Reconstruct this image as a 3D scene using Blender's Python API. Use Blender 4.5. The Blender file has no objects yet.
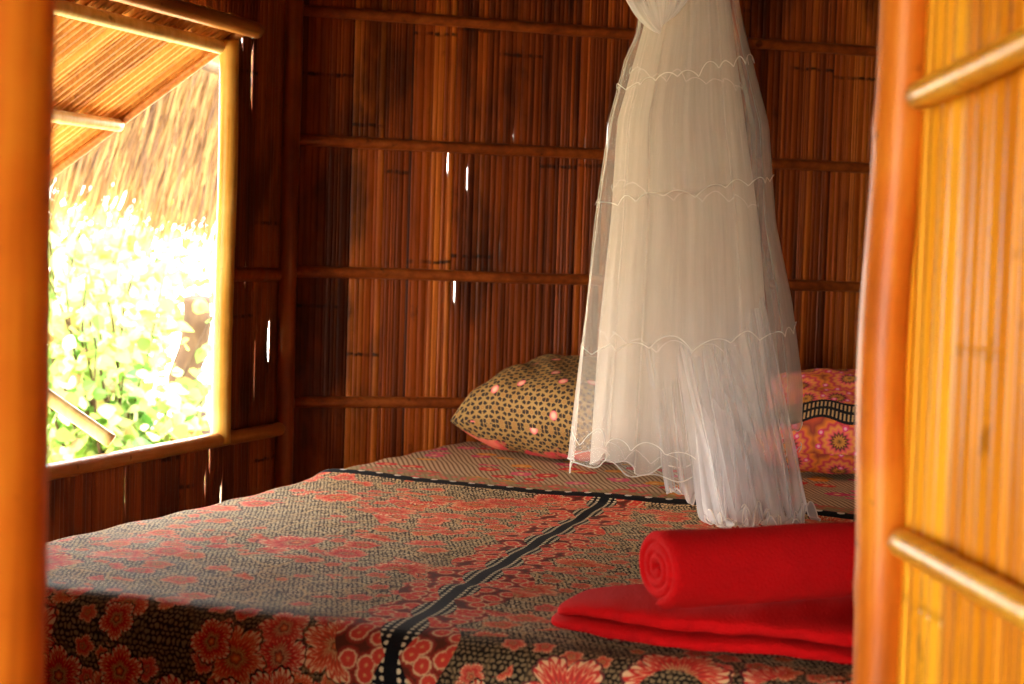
import bpy, bmesh, math, random
from mathutils import Vector, Matrix, noise
PI = math.pi
S = bpy.context.scene
C = S.collection
random.seed(7)

# ------------------------------------------------------------------ camera
F = 1662.0
yv = Vector((638, 67, -F)).normalized()
xv = Vector((4355, -222, F)); xv = (xv - yv * xv.dot(yv)).normalized()
zv = xv.cross(yv)
cd = bpy.data.cameras.new('camera'); cam = bpy.data.objects.new('camera', cd); C.objects.link(cam)
cam.matrix_world = Matrix.Translation((0, 0, .97)) @ Matrix((xv, yv, zv)).to_4x4()
cd.sensor_width = 36; cd.lens = F / 1024 * 36; cd.clip_start = .05; cd.clip_end = 200
cd.dof.use_dof = True; cd.dof.focus_distance = 3.2; cd.dof.aperture_fstop = 6.0
S.camera = cam

# ------------------------------------------------------------------ world, sun, exposure
w = bpy.data.worlds.new('world'); S.world = w; w.use_nodes = True
nt = w.node_tree; nt.nodes.clear()
wo = nt.nodes.new('ShaderNodeOutputWorld'); bg = nt.nodes.new('ShaderNodeBackground')
tc = nt.nodes.new('ShaderNodeTexCoord'); sx = nt.nodes.new('ShaderNodeSeparateXYZ'); rp = nt.nodes.new('ShaderNodeValToRGB')
nt.links.new(tc.outputs['Generated'], sx.inputs[0]); nt.links.new(sx.outputs['Z'], rp.inputs[0])
rp.color_ramp.elements[0].position = 0.0; rp.color_ramp.elements[0].color = (1, .96, .84, 1)
rp.color_ramp.elements[1].position = .7; rp.color_ramp.elements[1].color = (.78, .88, 1, 1)
nt.links.new(rp.outputs[0], bg.inputs[0]); bg.inputs[1].default_value = 10.5
nt.links.new(bg.outputs[0], wo.inputs[0])
sd = bpy.data.lights.new('sun', 'SUN'); sun = bpy.data.objects.new('sun', sd); C.objects.link(sun)
sd.energy = 6; sd.angle = .02; sd.color = (1, .9, .72)
sun.rotation_euler = Vector((-.12, -.5, .87)).to_track_quat('Z', 'Y').to_euler()

def portal(name, loc, direction, sx_, sy_):
    l = bpy.data.lights.new(name, 'AREA'); l.shape = 'RECTANGLE'; l.size = sx_; l.size_y = sy_
    l.cycles.is_portal = True
    o = bpy.data.objects.new(name, l); C.objects.link(o); o.location = loc
    o.rotation_euler = (-Vector(direction)).to_track_quat('Z', 'Y').to_euler(); return o
portal('window_portal', (-2.25, 3.0, 1.02), (1, 0, 0), 1.1, 1.6)
portal('doorway_portal', (-.33, .9, 1.05), (0, 1, 0), .9, 2.1)

S.view_settings.view_transform = 'Standard'; S.view_settings.look = 'None'
S.view_settings.gamma = 1; S.view_settings.use_curve_mapping = False
S.view_settings.exposure = 1.2
try:
    S.cycles.max_bounces = 10; S.cycles.diffuse_bounces = 6; S.cycles.transparent_max_bounces = 24
    S.cycles.transmission_bounces = 6; S.cycles.sample_clamp_indirect = 8; S.cycles.use_denoising = True
except Exception: pass

# ------------------------------------------------------------------ helpers
def tag(o, label=None, cat=None, group=None, kind=None):
    if label: o['label'] = label
    if cat: o['category'] = cat
    if group: o['group'] = group
    if kind: o['kind'] = kind
    return o
def obj(name, bm, mat=None, parent=None, smooth=True):
    me = bpy.data.meshes.new(name); bm.to_mesh(me); bm.free()
    o = bpy.data.objects.new(name, me); C.objects.link(o)
    if mat: me.materials.append(mat)
    if smooth:
        for p in me.polygons: p.use_smooth = True
    if parent: o.parent = parent
    return o
def empty(name, loc=(0, 0, 0), rz=0):
    o = bpy.data.objects.new(name, None); C.objects.link(o); o.location = loc; o.rotation_euler = (0, 0, rz)
    o.empty_display_size = .1
    return o
def quads(bm, rows, close_u=False, uvs=None, uvl=None):
    """rows: list of lists of Vectors -> grid faces"""
    V = [[bm.verts.new(p) for p in r] for r in rows]
    n = len(V[0]); F_ = []
    for i in range(len(V) - 1):
        for j in range(n if close_u else n - 1):
            k = (j + 1) % n
            try: f = bm.faces.new((V[i][j], V[i][k], V[i + 1][k], V[i + 1][j]))
            except ValueError: continue
            F_.append(f)
            if uvs:
                for lp, (a, b) in zip(f.loops, ((i, j), (i, k), (i + 1, k), (i + 1, j))): lp[uvl].uv = uvs[a][b]
    return V
def tube(bm, pts, rad, seg=10, cap=True, jit=0.0):
    """round tube through pts; rad float or list"""
    pts = [Vector(p) for p in pts]; n = len(pts)
    if not isinstance(rad, (list, tuple)): rad = [rad] * n
    t0 = (pts[1] - pts[0]).normalized(); up = Vector((0, 0, 1)) if abs(t0.z) < .9 else Vector((1, 0, 0))
    a = t0.cross(up).normalized(); rows = []
    for i, p in enumerate(pts):
        t = (pts[min(i + 1, n - 1)] - pts[max(i - 1, 0)]).normalized()
        a = (a - t * a.dot(t)).normalized(); b = t.cross(a)
        rows.append([p + (a * math.cos(2 * PI * k / seg) + b * math.sin(2 * PI * k / seg)) * rad[i] for k in range(seg)])
    V = quads(bm, rows, True)
    if cap:
        bm.faces.new(V[0][::-1]); bm.faces.new(V[-1])
def bamboo(bm, p0, p1, r, node=.33, seg=14, wob=.004, ph=.1, flat=1.0, seed=0):
    """a bamboo pole: slight swelling at each node, faint bend"""
    p0 = Vector(p0); p1 = Vector(p1); L = (p1 - p0).length; n = max(4, int(L / .02)); pts = []; rad = []
    d = (p1 - p0).normalized(); side = d.cross(Vector((.3, .5, .8))).normalized()
    for i in range(n + 1):
        s = L * i / n; q = ((s + ph) % node)
        dn = min(q, node - q)
        bump = .07 * math.exp(-(dn / .009) ** 2) - .03 * math.exp(-((dn - .018) / .01) ** 2)
        pts.append(p0 + d * s + side * wob * noise.noise(Vector((s * 2.2, seed * 3.1, 0))) * 2)
        rad.append(r * (1 + bump + .02 * noise.noise(Vector((s * 5, seed, 3)))))
    tube(bm, pts, rad, seg)

# ------------------------------------------------------------------ materials
class N:
    """tiny node-building helper"""
    def __init__(s, tree): s.t = tree; s.n = tree.nodes; s.l = tree.links
    def new(s, typ, **kw):
        x = s.n.new(typ)
        for k, v in kw.items(): setattr(x, k, v)
        return x
    def put(s, sock, v):
        if v is None: return
        if isinstance(v, bpy.types.NodeSocket): s.l.new(v, sock)
        else:
            if isinstance(v, (tuple, list)) and sock.type == 'RGBA' and len(v) == 3: v = (*v, 1)
            sock.default_value = v
    def m(s, op, a, b=None, c=None, clamp=False):
        x = s.new('ShaderNodeMath', operation=op, use_clamp=clamp)
        for i, v in enumerate((a, b, c)): s.put(x.inputs[i], v) if v is not None else None
        return x.outputs[0]
    def vm(s, op, a, b=None, out=0, scale=None):
        x = s.new('ShaderNodeVectorMath', operation=op); s.put(x.inputs[0], a)
        if b is not None: s.put(x.inputs[1], b)
        if scale is not None: s.put(x.inputs['Scale'], scale)
        return x.outputs[out]
    def mix(s, fac, a, b, blend='MIX'):
        x = s.new('ShaderNodeMix', data_type='RGBA', blend_type=blend)
        s.put(x.inputs[0], fac); s.put(x.inputs[6], a); s.put(x.inputs[7], b); return x.outputs[2]
    def ramp(s, fac, stops, interp='LINEAR'):
        x = s.new('ShaderNodeValToRGB'); r = x.color_ramp; r.interpolation = interp
        while len(r.elements) < len(stops): r.elements.new(.5)
        for e, (p, c) in zip(r.elements, stops): e.position = p; e.color = (*c, 1) if len(c) == 3 else c
        s.put(x.inputs[0], fac); return x.outputs[0]
    def step(s, v, lo, hi):
        x = s.new('ShaderNodeMapRange'); x.interpolation_type = 'SMOOTHSTEP'
        s.put(x.inputs[0], v); s.put(x.inputs[1], lo); s.put(x.inputs[2], hi); return x.outputs[0]
    def noise(s, vec, scale=5, detail=3, rough=.5, out=0, dim='3D', w=None):
        x = s.new('ShaderNodeTexNoise', noise_dimensions=dim); s.put(x.inputs['Vector'], vec)
        x.inputs['Scale'].default_value = scale; x.inputs['Detail'].default_value = detail; x.inputs['Roughness'].default_value = rough
        if w is not None: s.put(x.inputs['W'], w)
        return x.outputs[out]
    def vor(s, vec, scale=5, feature='F1', rnd=1.0, dim='2D'):
        x = s.new('ShaderNodeTexVoronoi', voronoi_dimensions=dim, feature=feature); s.put(x.inputs['Vector'], vec)
        x.inputs['Scale'].default_value = scale
        x.inputs['Randomness'].default_value = rnd; return x
    def sep(s, v): x = s.new('ShaderNodeSeparateXYZ'); s.put(x.inputs[0], v); return x.outputs
    def comb(s, x_=0., y_=0., z_=0.):
        x = s.new('ShaderNodeCombineXYZ'); s.put(x.inputs[0], x_); s.put(x.inputs[1], y_); s.put(x.inputs[2], z_); return x.outputs[0]
    def mapv(s, v, scale=(1, 1, 1), rot=(0, 0, 0), loc=(0, 0, 0)):
        x = s.new('ShaderNodeMapping'); s.put(x.inputs[0], v); x.inputs['Scale'].default_value = scale
        x.inputs['Rotation'].default_value = rot; x.inputs['Location'].default_value = loc; return x.outputs[0]
    def bump(s, h, strength=.4, dist=.002):
        x = s.new('ShaderNodeBump'); s.put(x.inputs['Height'], h); x.inputs['Strength'].default_value = strength
        x.inputs['Distance'].default_value = dist; return x.outputs[0]
def material(name):
    m = bpy.data.materials.new(name); m.use_nodes = True; g = N(m.node_tree)
    b = m.node_tree.nodes['Principled BSDF']; return m, g, b

def mat_bamboo_wall(name, dark, mid, light, node=.62, rough=.42, stain=.75, nodes=1.0, spec=.15):
    """split flattened bamboo; colour attribute: R board, G strip, B node phase"""
    m, g, b = material(name)
    at = g.new('ShaderNodeAttribute', attribute_name='rnd'); c = g.sep(at.outputs['Color'])
    tc_ = g.new('ShaderNodeTexCoord').outputs['Object']; x, y, z = g.sep(tc_)
    off = g.comb(g.m('MULTIPLY', c[0], 31.), g.m('MULTIPLY', c[1], 17.), 0.)
    p = g.vm('ADD', tc_, off)
    fine = g.noise(g.mapv(p, (150, 150, 2.2)), 1, 3, .6)
    med = g.noise(g.mapv(p, (26, 26, 1.6)), 1, 3, .6)
    st = g.noise(g.mapv(tc_, (5, 5, 1.9)), 1, 4, .62)
    blotch = g.noise(g.mapv(p, (14, 14, 9)), 1, 4, .7)
    v = g.m('ADD', g.m('MULTIPLY', fine, .36), g.m('MULTIPLY', med, .50))
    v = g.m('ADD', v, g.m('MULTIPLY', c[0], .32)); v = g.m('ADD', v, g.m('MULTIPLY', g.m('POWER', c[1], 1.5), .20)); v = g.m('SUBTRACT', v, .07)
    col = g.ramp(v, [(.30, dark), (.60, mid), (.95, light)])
    col = g.mix(g.m('MULTIPLY', g.step(st, .47, .66), stain), col, tuple(q * .28 for q in dark))
    col = g.mix(g.m('MULTIPLY', g.step(blotch, .60, .75), .55), col, tuple(q * .35 for q in dark))
    q = g.m('FRACT', g.m('ADD', g.m('DIVIDE', g.m('ADD', z, g.m('MULTIPLY', g.noise(p, 40, 1), .012)), node), g.m('MULTIPLY', c[2], 7.3)))
    d = g.m('ABSOLUTE', g.m('SUBTRACT', q, .5))
    ln = g.m('SUBTRACT', 1., g.step(d, .003, .012))
    col = g.mix(g.m('MULTIPLY', ln, g.m('MULTIPLY', g.step(med, .35, .6), .9 * nodes)), col, tuple(q * .15 for q in dark))
    g.put(b.inputs['Base Color'], col); b.inputs['Roughness'].default_value = rough
    g.put(b.inputs['Normal'], g.bump(g.m('SUBTRACT', fine, ln), .5, .0015))
    b.inputs['Specular IOR Level'].default_value = spec
    return m
def mat_pole(name, c0, c1, c2, rough=.35, node=.33, grain=60, axis='Z'):
    m, g, b = material(name)
    tc_ = g.new('ShaderNodeTexCoord').outputs['Object']
    sc = {'Z': (grain, grain, 2), 'Y': (grain, 2, grain), 'X': (2, grain, grain)}[axis]
    f = g.noise(g.mapv(tc_, sc), 1, 4, .6); bl = g.noise(tc_, 5, 4, .6); sp = g.noise(tc_, 26, 2, .5)
    v = g.m('ADD', g.m('MULTIPLY', f, .5), g.m('MULTIPLY', bl, .5))
    col = g.ramp(v, [(.33, c0), (.5, c1), (.68, c2)])
    col = g.mix(g.m('MULTIPLY', g.step(sp, .68, .76), .7), col, tuple(q * .3 for q in c0))
    g.put(b.inputs['Base Color'], col); b.inputs['Roughness'].default_value = rough
    b.inputs['Specular IOR Level'].default_value = .28; g.put(b.inputs['Normal'], g.bump(f, .25, .001)); return m

M = {}
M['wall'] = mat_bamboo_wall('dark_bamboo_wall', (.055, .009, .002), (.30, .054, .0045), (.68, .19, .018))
M['wall_left'] = mat_bamboo_wall('bounce_lightened_bamboo_wall', (.09, .022, .009), (.28, .070, .018), (.48, .15, .04))  # colour lightened to stand in for light bounced on to the backlit wall
M['ceiling'] = mat_bamboo_wall('roof_underside', (.09, .035, .01), (.30, .13, .035), (.48, .26, .08), stain=.3)
M['leaf_slat'] = mat_bamboo_wall('golden_bamboo_slats', (.45, .13, .006), (.78, .30, .012), (.92, .48, .03), stain=.12, rough=.35, nodes=.3, spec=.04)
M['shutter_slat'] = mat_bamboo_wall('shutter_bamboo', (.34, .12, .022), (.66, .32, .07), (.86, .52, .16), stain=.12, rough=.5, nodes=0)
M['batten'] = mat_pole('brown_batten', (.10, .018, .004), (.25, .050, .008), (.40, .105, .018), axis='X')
M['post_dark'] = mat_pole('dark_pole', (.11, .022, .005), (.27, .058, .009), (.42, .12, .02))
M['post_orange'] = mat_pole('orange_pole', (.36, .08, .006), (.62, .155, .010), (.80, .30, .022), rough=.4)
M['post_yellow'] = mat_pole('pale_bamboo', (.36, .16, .02), (.60, .31, .05), (.78, .50, .14))
M['rail'] = mat_pole('rail_bamboo', (.58, .22, .01), (.80, .38, .02), (.92, .56, .06), axis='X')
M['stick'] = mat_pole('stick_bamboo', (.50, .33, .10), (.70, .52, .2), (.8, .66, .34))
M['sill'] = mat_pole('sill_bamboo', (.22, .075, .016), (.40, .15, .035), (.62, .32, .10), axis='Y')

# ------------------------------------------------------------------ split-bamboo panel builder
def slat_panel(name, mat, s0, s1, z0, z1, place, holes=(), slits=.06, pitch=(.006, .022), board=(.07, .17), thick=.006, seed=1, parent=None, bow=.0014, gap=.0, gpr=(.0036, .0056)):
    """place(s, d, z) -> point; s along the wall, d depth towards the room"""
    R = random.Random(seed); bm = bmesh.new(); cl = bm.loops.layers.float_color.new('rnd')
    s = s0
    while s < s1 - .004:
        bw = min(R.uniform(*board), s1 - s); br = R.random(); bphase = R.random(); boff = R.uniform(-.0015, .0015)
        e = s + bw; first = True
        while s < e - .003:
            wd = min(R.uniform(*pitch), e - s)
            if e - s - wd < .004: wd = e - s
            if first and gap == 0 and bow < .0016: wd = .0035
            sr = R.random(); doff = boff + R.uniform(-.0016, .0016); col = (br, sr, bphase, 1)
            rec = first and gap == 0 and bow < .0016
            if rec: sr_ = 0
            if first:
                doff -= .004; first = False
                if gap == 0 and bow < .0016: col = (-1.2, 0, bphase, 1)  # recessed edge strip painted near black as the shadowed gap between boards
            ranges = [(z0, z1)]
            for (h0, h1, hz0, hz1) in holes:
                if s + wd / 2 > h0 and s + wd / 2 < h1:
                    new = []
                    for a, b_ in ranges:
                        if hz0 > a: new.append((a, min(b_, hz0)))
                        if hz1 < b_: new.append((max(a, hz1), b_))
                    ranges = new
            sa = R.uniform(z0, z1) if (R.random() < slits and not rec and s + wd < e - .004) else None; sl = R.uniform(.02, .08)
            gp = R.uniform(*gpr)
            for (a, b_) in ranges:
                n = max(2, int((b_ - a) / .05)); rows = []
                for i in range(n + 1):
                    z = a + (b_ - a) * i / n
                    jl = .0007 * noise.noise(Vector((z * 9, s * 40, 0))); jr = .0007 * noise.noise(Vector((z * 9, s * 40, 9)))
                    l = s - .0010 + jl + gap; r_ = s + wd + .0010 + jr - gap
                    if sa is not None and abs(z - sa) < sl: r_ = max(r_ - gp * (.7 + .3 * R.random()), l + .002)
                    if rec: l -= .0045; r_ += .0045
                    mid = (l + r_) / 2
                    rows.append([place(l, doff - bow, z), place(l * .7 + r_ * .3, doff + bow * .7, z), place(l * .3 + r_ * .7, doff + bow * .7, z), place(r_, doff - bow, z),
                                 place(r_, doff - bow - thick, z), place(l, doff - bow - thick, z)])
                nf = len(bm.faces); V = quads(bm, rows, True)
                bm.faces.new(V[0]); bm.faces.new(V[-1][::-1])
                bm.faces.ensure_lookup_table()
                for f in bm.faces[nf:]:
                    for lp in f.loops: lp[cl] = col
            s += wd
        s = e
    bmesh.ops.recalc_face_normals(bm, faces=bm.faces)
    return obj(name, bm, mat, parent, smooth=False)

def box(bm, c, sz, rot=None, bev=0.0):
    r = bmesh.ops.create_cube(bm, size=1); vs = r['verts']
    for v in vs: v.co = Vector((v.co.x * sz[0], v.co.y * sz[1], v.co.z * sz[2]))
    if bev:
        es = list({e for v in vs for e in v.link_edges})
        rr = bmesh.ops.bevel(bm, geom=es, offset=bev, segments=2, affect='EDGES'); vs = list({v for f in rr['faces'] for v in f.verts} | {v for v in vs if v.is_valid})
    for v in vs:
        if rot: v.co = rot @ v.co
        v.co += Vector(c)

# ------------------------------------------------------------------ room shell
XL, YC = -2.155, 3.94                 # corner of left and back wall
YF = 1.0                              # front wall with the doorway
BD = Vector((.791, .612, 0)).normalized(); BN = Vector((BD.y, -BD.x, 0))   # back wall direction, inward normal
TOP = 2.35
WY0, WY1, WZ0, WZ1 = 2.25, 3.592, .490, 1.53        # window opening in the left wall

# floor
def fl(s, d, z): return Vector((z, s, d))
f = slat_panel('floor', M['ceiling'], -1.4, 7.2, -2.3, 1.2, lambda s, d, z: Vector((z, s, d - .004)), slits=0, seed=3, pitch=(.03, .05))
tag(f, 'split bamboo floor under the bed and the doorway', 'floor', kind='structure')
# left wall
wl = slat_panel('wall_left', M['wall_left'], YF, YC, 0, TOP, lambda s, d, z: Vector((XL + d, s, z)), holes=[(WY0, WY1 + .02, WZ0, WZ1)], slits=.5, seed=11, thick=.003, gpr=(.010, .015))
tag(wl, 'dark split bamboo wall around the window opening', 'wall', kind='structure')
# back wall
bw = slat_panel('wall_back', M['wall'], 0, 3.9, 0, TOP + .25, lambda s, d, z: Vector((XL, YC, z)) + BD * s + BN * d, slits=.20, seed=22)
tag(bw, 'reddish brown split bamboo wall behind the bed', 'wall', kind='structure')
YB = YC + BD.y * 3.9; XR = XL + BD.x * 3.9
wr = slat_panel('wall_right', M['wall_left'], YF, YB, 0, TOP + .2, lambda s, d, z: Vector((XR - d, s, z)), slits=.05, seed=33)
tag(wr, 'split bamboo wall on the right behind the door', 'wall', kind='structure')
# front wall, with doorway opening X -.78..0.10
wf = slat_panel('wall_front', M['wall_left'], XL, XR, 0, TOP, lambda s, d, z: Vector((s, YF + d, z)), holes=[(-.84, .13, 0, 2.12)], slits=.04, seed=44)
tag(wf, 'split bamboo wall on both sides of the doorway', 'wall', kind='structure')

# battens on the back wall (heights follow the bowed hand-tied strips)
def wall_pt(s, d, z): return Vector((XL, YC, z)) + BD * s + BN * d
def half_batten(bm, f0, s0, s1, z0, z1, r=.018, dep=.014, wob=.003, seed=0, sagz=0):
    n = 60; rows = []
    for i in range(n + 1):
        t = i / n; s = s0 + (s1 - s0) * t; z = z0 + (z1 - z0) * t + wob * noise.noise(Vector((s * 2, seed, 0))) + sagz * math.sin(PI * t)
        q = (s + seed * .17) % .37; k = 1 + .12 * math.exp(-((q - .18) / .012) ** 2)
        rows.append([f0(s, .003 + dep * k * math.sin(a), z + r * k * math.cos(a)) for a in [PI * j / 6 for j in range(7)]])
    V = quads(bm, rows)
    bm.faces.new(V[0]); bm.faces.new(V[-1][::-1])
    bmesh.ops.recalc_face_normals(bm, faces=bm.faces)
def zb(px, D): return .97
for k, z in enumerate((.557, .908, 1.260, 1.602, 1.94, 2.28)):
    bm = bmesh.new(); half_batten(bm, wall_pt, .01, 3.85, z, z, seed=k, r=.015)
    obj('batten', bm, M['batten'], bw)
bm = bmesh.new(); half_batten(bm, wall_pt, .01, 3.85, .28, .28, seed=9); obj('batten', bm, M['batten'], bw)
# corner pole and a second upright behind the net
bm = bmesh.new(); bamboo(bm, (XL + .022, YC - .035, 0), (XL + .022, YC - .035, TOP), .024, seed=2); p = obj('trim_1', bm, M['post_dark'])
tag(p, 'dark bamboo pole in the corner of the two walls', 'post', kind='structure')
for nm, s_, z1_ in (('upright', 1.27, TOP + .2),):
    bm = bmesh.new(); a = wall_pt(s_, .032, 0); bamboo(bm, a, a + Vector((0, 0, z1_)), .017, seed=5 + s_); obj(nm, bm, M['post_dark'], bw)
# left wall battens
def lw(s, d, z): return Vector((XL + d, s, z))
for y0, y1, z in ((WY1 + .06, YC - .02, .90), (YF + .05, WY0 - .03, .90), (YF + .05, YC - .05, 1.86), (YF + .05, YC - .05, .2)):
    bm = bmesh.new(); half_batten(bm, lw, y0, y1, z, z, seed=z * 3); obj('batten', bm, M['batten'], wl)

# window: jambs, sill, lintel
win = empty('window_1', (XL, (WY0 + WY1) / 2, WZ0)); tag(win, 'open window hole framed in pale bamboo in the left wall', 'window', kind='structure')
def wobj(n, bm, m):
    o = obj(n, bm, m); o.parent = win; o.location = -win.location; return o
bm = bmesh.new(); bamboo(bm, (XL + .016, WY1 + .0, WZ0 - .01), (XL + .016, WY1 + .0, WZ1 - .055), .024, node=.42, ph=.12); wobj('jamb', bm, M['post_yellow'])
bm = bmesh.new(); bamboo(bm, (XL + .012, WY0 - .02, WZ0 - .06), (XL + .012, WY0 - .02, WZ1 + .06), .025, node=.42, ph=.3); wobj('jamb', bm, M['post_yellow'])
bm = bmesh.new(); bamboo(bm, (XL + .018, WY0 - .15, WZ0 - .012), (XL + .018, YC - .03, WZ0 + .002), .018, seed=4, wob=.002); wobj('sill', bm, M['sill'])

# ceiling: sloping underside of the roof; front overhang added to shade the doorway
def roof(s, d, z): return Vector((s, z, 2.62 + d - abs(s + .6) * .32))
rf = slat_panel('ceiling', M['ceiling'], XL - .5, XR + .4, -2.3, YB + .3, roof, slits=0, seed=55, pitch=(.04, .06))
tag(rf, 'pitched bamboo roof over the room, with an added front overhang shading the doorway', 'ceiling', kind='structure')

# unseen walls added round the camera to cut the light reaching the doorway
for nm, X_ in (('wall_light_block_left', XL), ('wall_light_block_right', XR)):
    o = slat_panel(nm, M['wall_left'], -2.3, YF - .02, -.4, TOP + .2, lambda s, d, z, X_=X_: Vector((X_ + (d if X_ < 0 else -d), s, z)), slits=.05, seed=61 + int(X_), pitch=(.03, .05))
    tag(o, 'unseen split bamboo side screen added to shade the doorway', 'wall', kind='structure')
o = slat_panel('wall_light_block_front', M['wall_left'], XL, XR, -.4, 2.4, lambda s, d, z: Vector((s, -2.3 + d, z)), holes=[(-1.5, .65, .2, 1.38)], slits=.05, seed=66, pitch=(.03, .05))
tag(o, 'unseen bamboo screen with a wide opening, added to dim the doorway', 'wall', kind='structure')

# ------------------------------------------------------------------ foreground door leaf and jamb post
def leaf_obj():
    hinge = Vector((.065, 1.045, 0)); end = Vector((-.231, 1.655, 0)); d = (end - hinge).normalized(); L = (end - hinge).length
    nrm = Vector((d.y, -d.x, 0)) * -1          # towards -X (visible face)
    if nrm.x > 0: nrm = -nrm
    def pl(s, dd, z): return d * s + nrm * dd + Vector((0, 0, z))
    root = empty('door_1', hinge); tag(root, 'golden split bamboo door leaf standing open at right', 'door', kind='structure')
    slat_panel('slat_panel', M['leaf_slat'], .03, L - .008, .05, 2.0, lambda s, dd, z: pl(s, dd - .004, z), slits=0, seed=71, parent=root, pitch=(.016, .030), bow=.004)
    bm = bmesh.new(); n = 80; rows = []
    a = pl(L - .012, .006, .03); b_ = pl(L - .012, .006, 2.03)
    for i in range(n + 1):                                     # far stile: half-round pole
        z = .03 + 2.0 * i / n; k = 1 + .05 * noise.noise(Vector((z * 3, 0, 0)))
        q = (z + .0) % .44; k *= 1 + .08 * math.exp(-((q - .22) / .012) ** 2); wb = .006 * noise.noise(Vector((z * 1.7, 5, 0))); nb = .009 * math.exp(-((z - .88) / .16) ** 2)
        rows.append([pl(L - .010 + wb +   .026 * k * math.cos(t), .006 + nb + .024 * k * math.sin(t), z) for t in [2 * PI * j / 16 for j in range(16)]])
    V = quads(bm, rows, True); bm.faces.new(V[0]); bm.faces.new(V[-1]); bmesh.ops.recalc_face_normals(bm, faces=bm.faces)
    obj('stile', bm, M['post_orange'], root)
    bm = bmesh.new(); bamboo(bm, pl(0.0, 0, .03), pl(0.0, 0, 2.03), .024); obj('stile', bm, M['post_orange'], root)
    for z, dz in ((.714, 0), (1.133, .035), (.25, 0), (1.6, 0)):
        bm = bmesh.new(); bamboo(bm, pl(.01, .014, z + dz), pl(L - .088, .014, z - dz * .15), .0135, wob=.001, seed=z, ph=.2); obj('rail', bm, M['rail'], root)
    return root
leaf_obj()
bm = bmesh.new(); bamboo(bm, (-.790, .985, 0), (-.790, .985, 2.14), .050, node=.36, ph=.15, seed=1, wob=.003, seg=20)
p = obj('trim_2', bm, M['post_orange']); tag(p, 'thick orange bamboo doorway post at the left edge', 'post', kind='structure')
bm = bmesh.new(); bamboo(bm, (.150, .985, 0), (.150, .985, 2.14), .04, node=.36, seed=8)
p = obj('trim_3', bm, M['post_orange']); tag(p, 'bamboo doorway post carrying the door leaf', 'post', kind='structure')
bm = bmesh.new(); bamboo(bm, (-.9, .985, 2.14), (.22, .985, 2.14), .04, node=.36, seed=8)
p = obj('trim_4', bm, M['post_orange']); tag(p, 'bamboo lintel across the top of the doorway', 'post', kind='structure')

# ------------------------------------------------------------------ window shutter and prop
HZ = 1.522; SL = 1.25
sdir = Vector((-.843, 0, -.538)).normalized()       # outward and down
sn = Vector((sdir.z, 0, -sdir.x)).normalized()
if sn.z > 0: sn = -sn                                # underside normal (visible)
def shp(s, d, z): return Vector((0, s, 0)) + sdir * z + sn * d
sh = empty('window_shutter', (XL + .060, 0, HZ)); tag(sh, 'bamboo slat awning shutter propped open above the window', 'shutter')
slat_panel('slat_panel', M['shutter_slat'], WY0 - .1, WY1 + .005, .0, SL, shp, slits=0, seed=81, parent=sh, pitch=(.020, .028), bow=.008, thick=.003, gap=.0020)
for z, r in ((.0, .020), (.085, .017), (.44, .016), (.82, .015), (SL - .03, .015)):
    bm = bmesh.new(); bamboo(bm, shp(WY0 - .12, .022, z), shp(WY1 + (.0 if z else .03), .022, z), r, seed=z, wob=.003); obj('batten', bm, M['stick'] if z else M['sill'], sh)
bm = bmesh.new(); bamboo(bm, shp(WY1 + .008, .012, .0), shp(WY1 + .008, .012, SL), .013, seed=3, wob=.002); obj('edge_pole', bm, M['sill'], sh)
bm = bmesh.new(); bamboo(bm, (XL - .005, 3.155, WZ0 + .034), Vector((XL + .060, 2.84, HZ)) + sdir * .88 + sn * .03, .0165, seed=3)
o = obj('prop_stick', bm, M['stick']); tag(o, 'pale bamboo stick standing on the sill holding the shutter open', 'stick')

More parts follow.
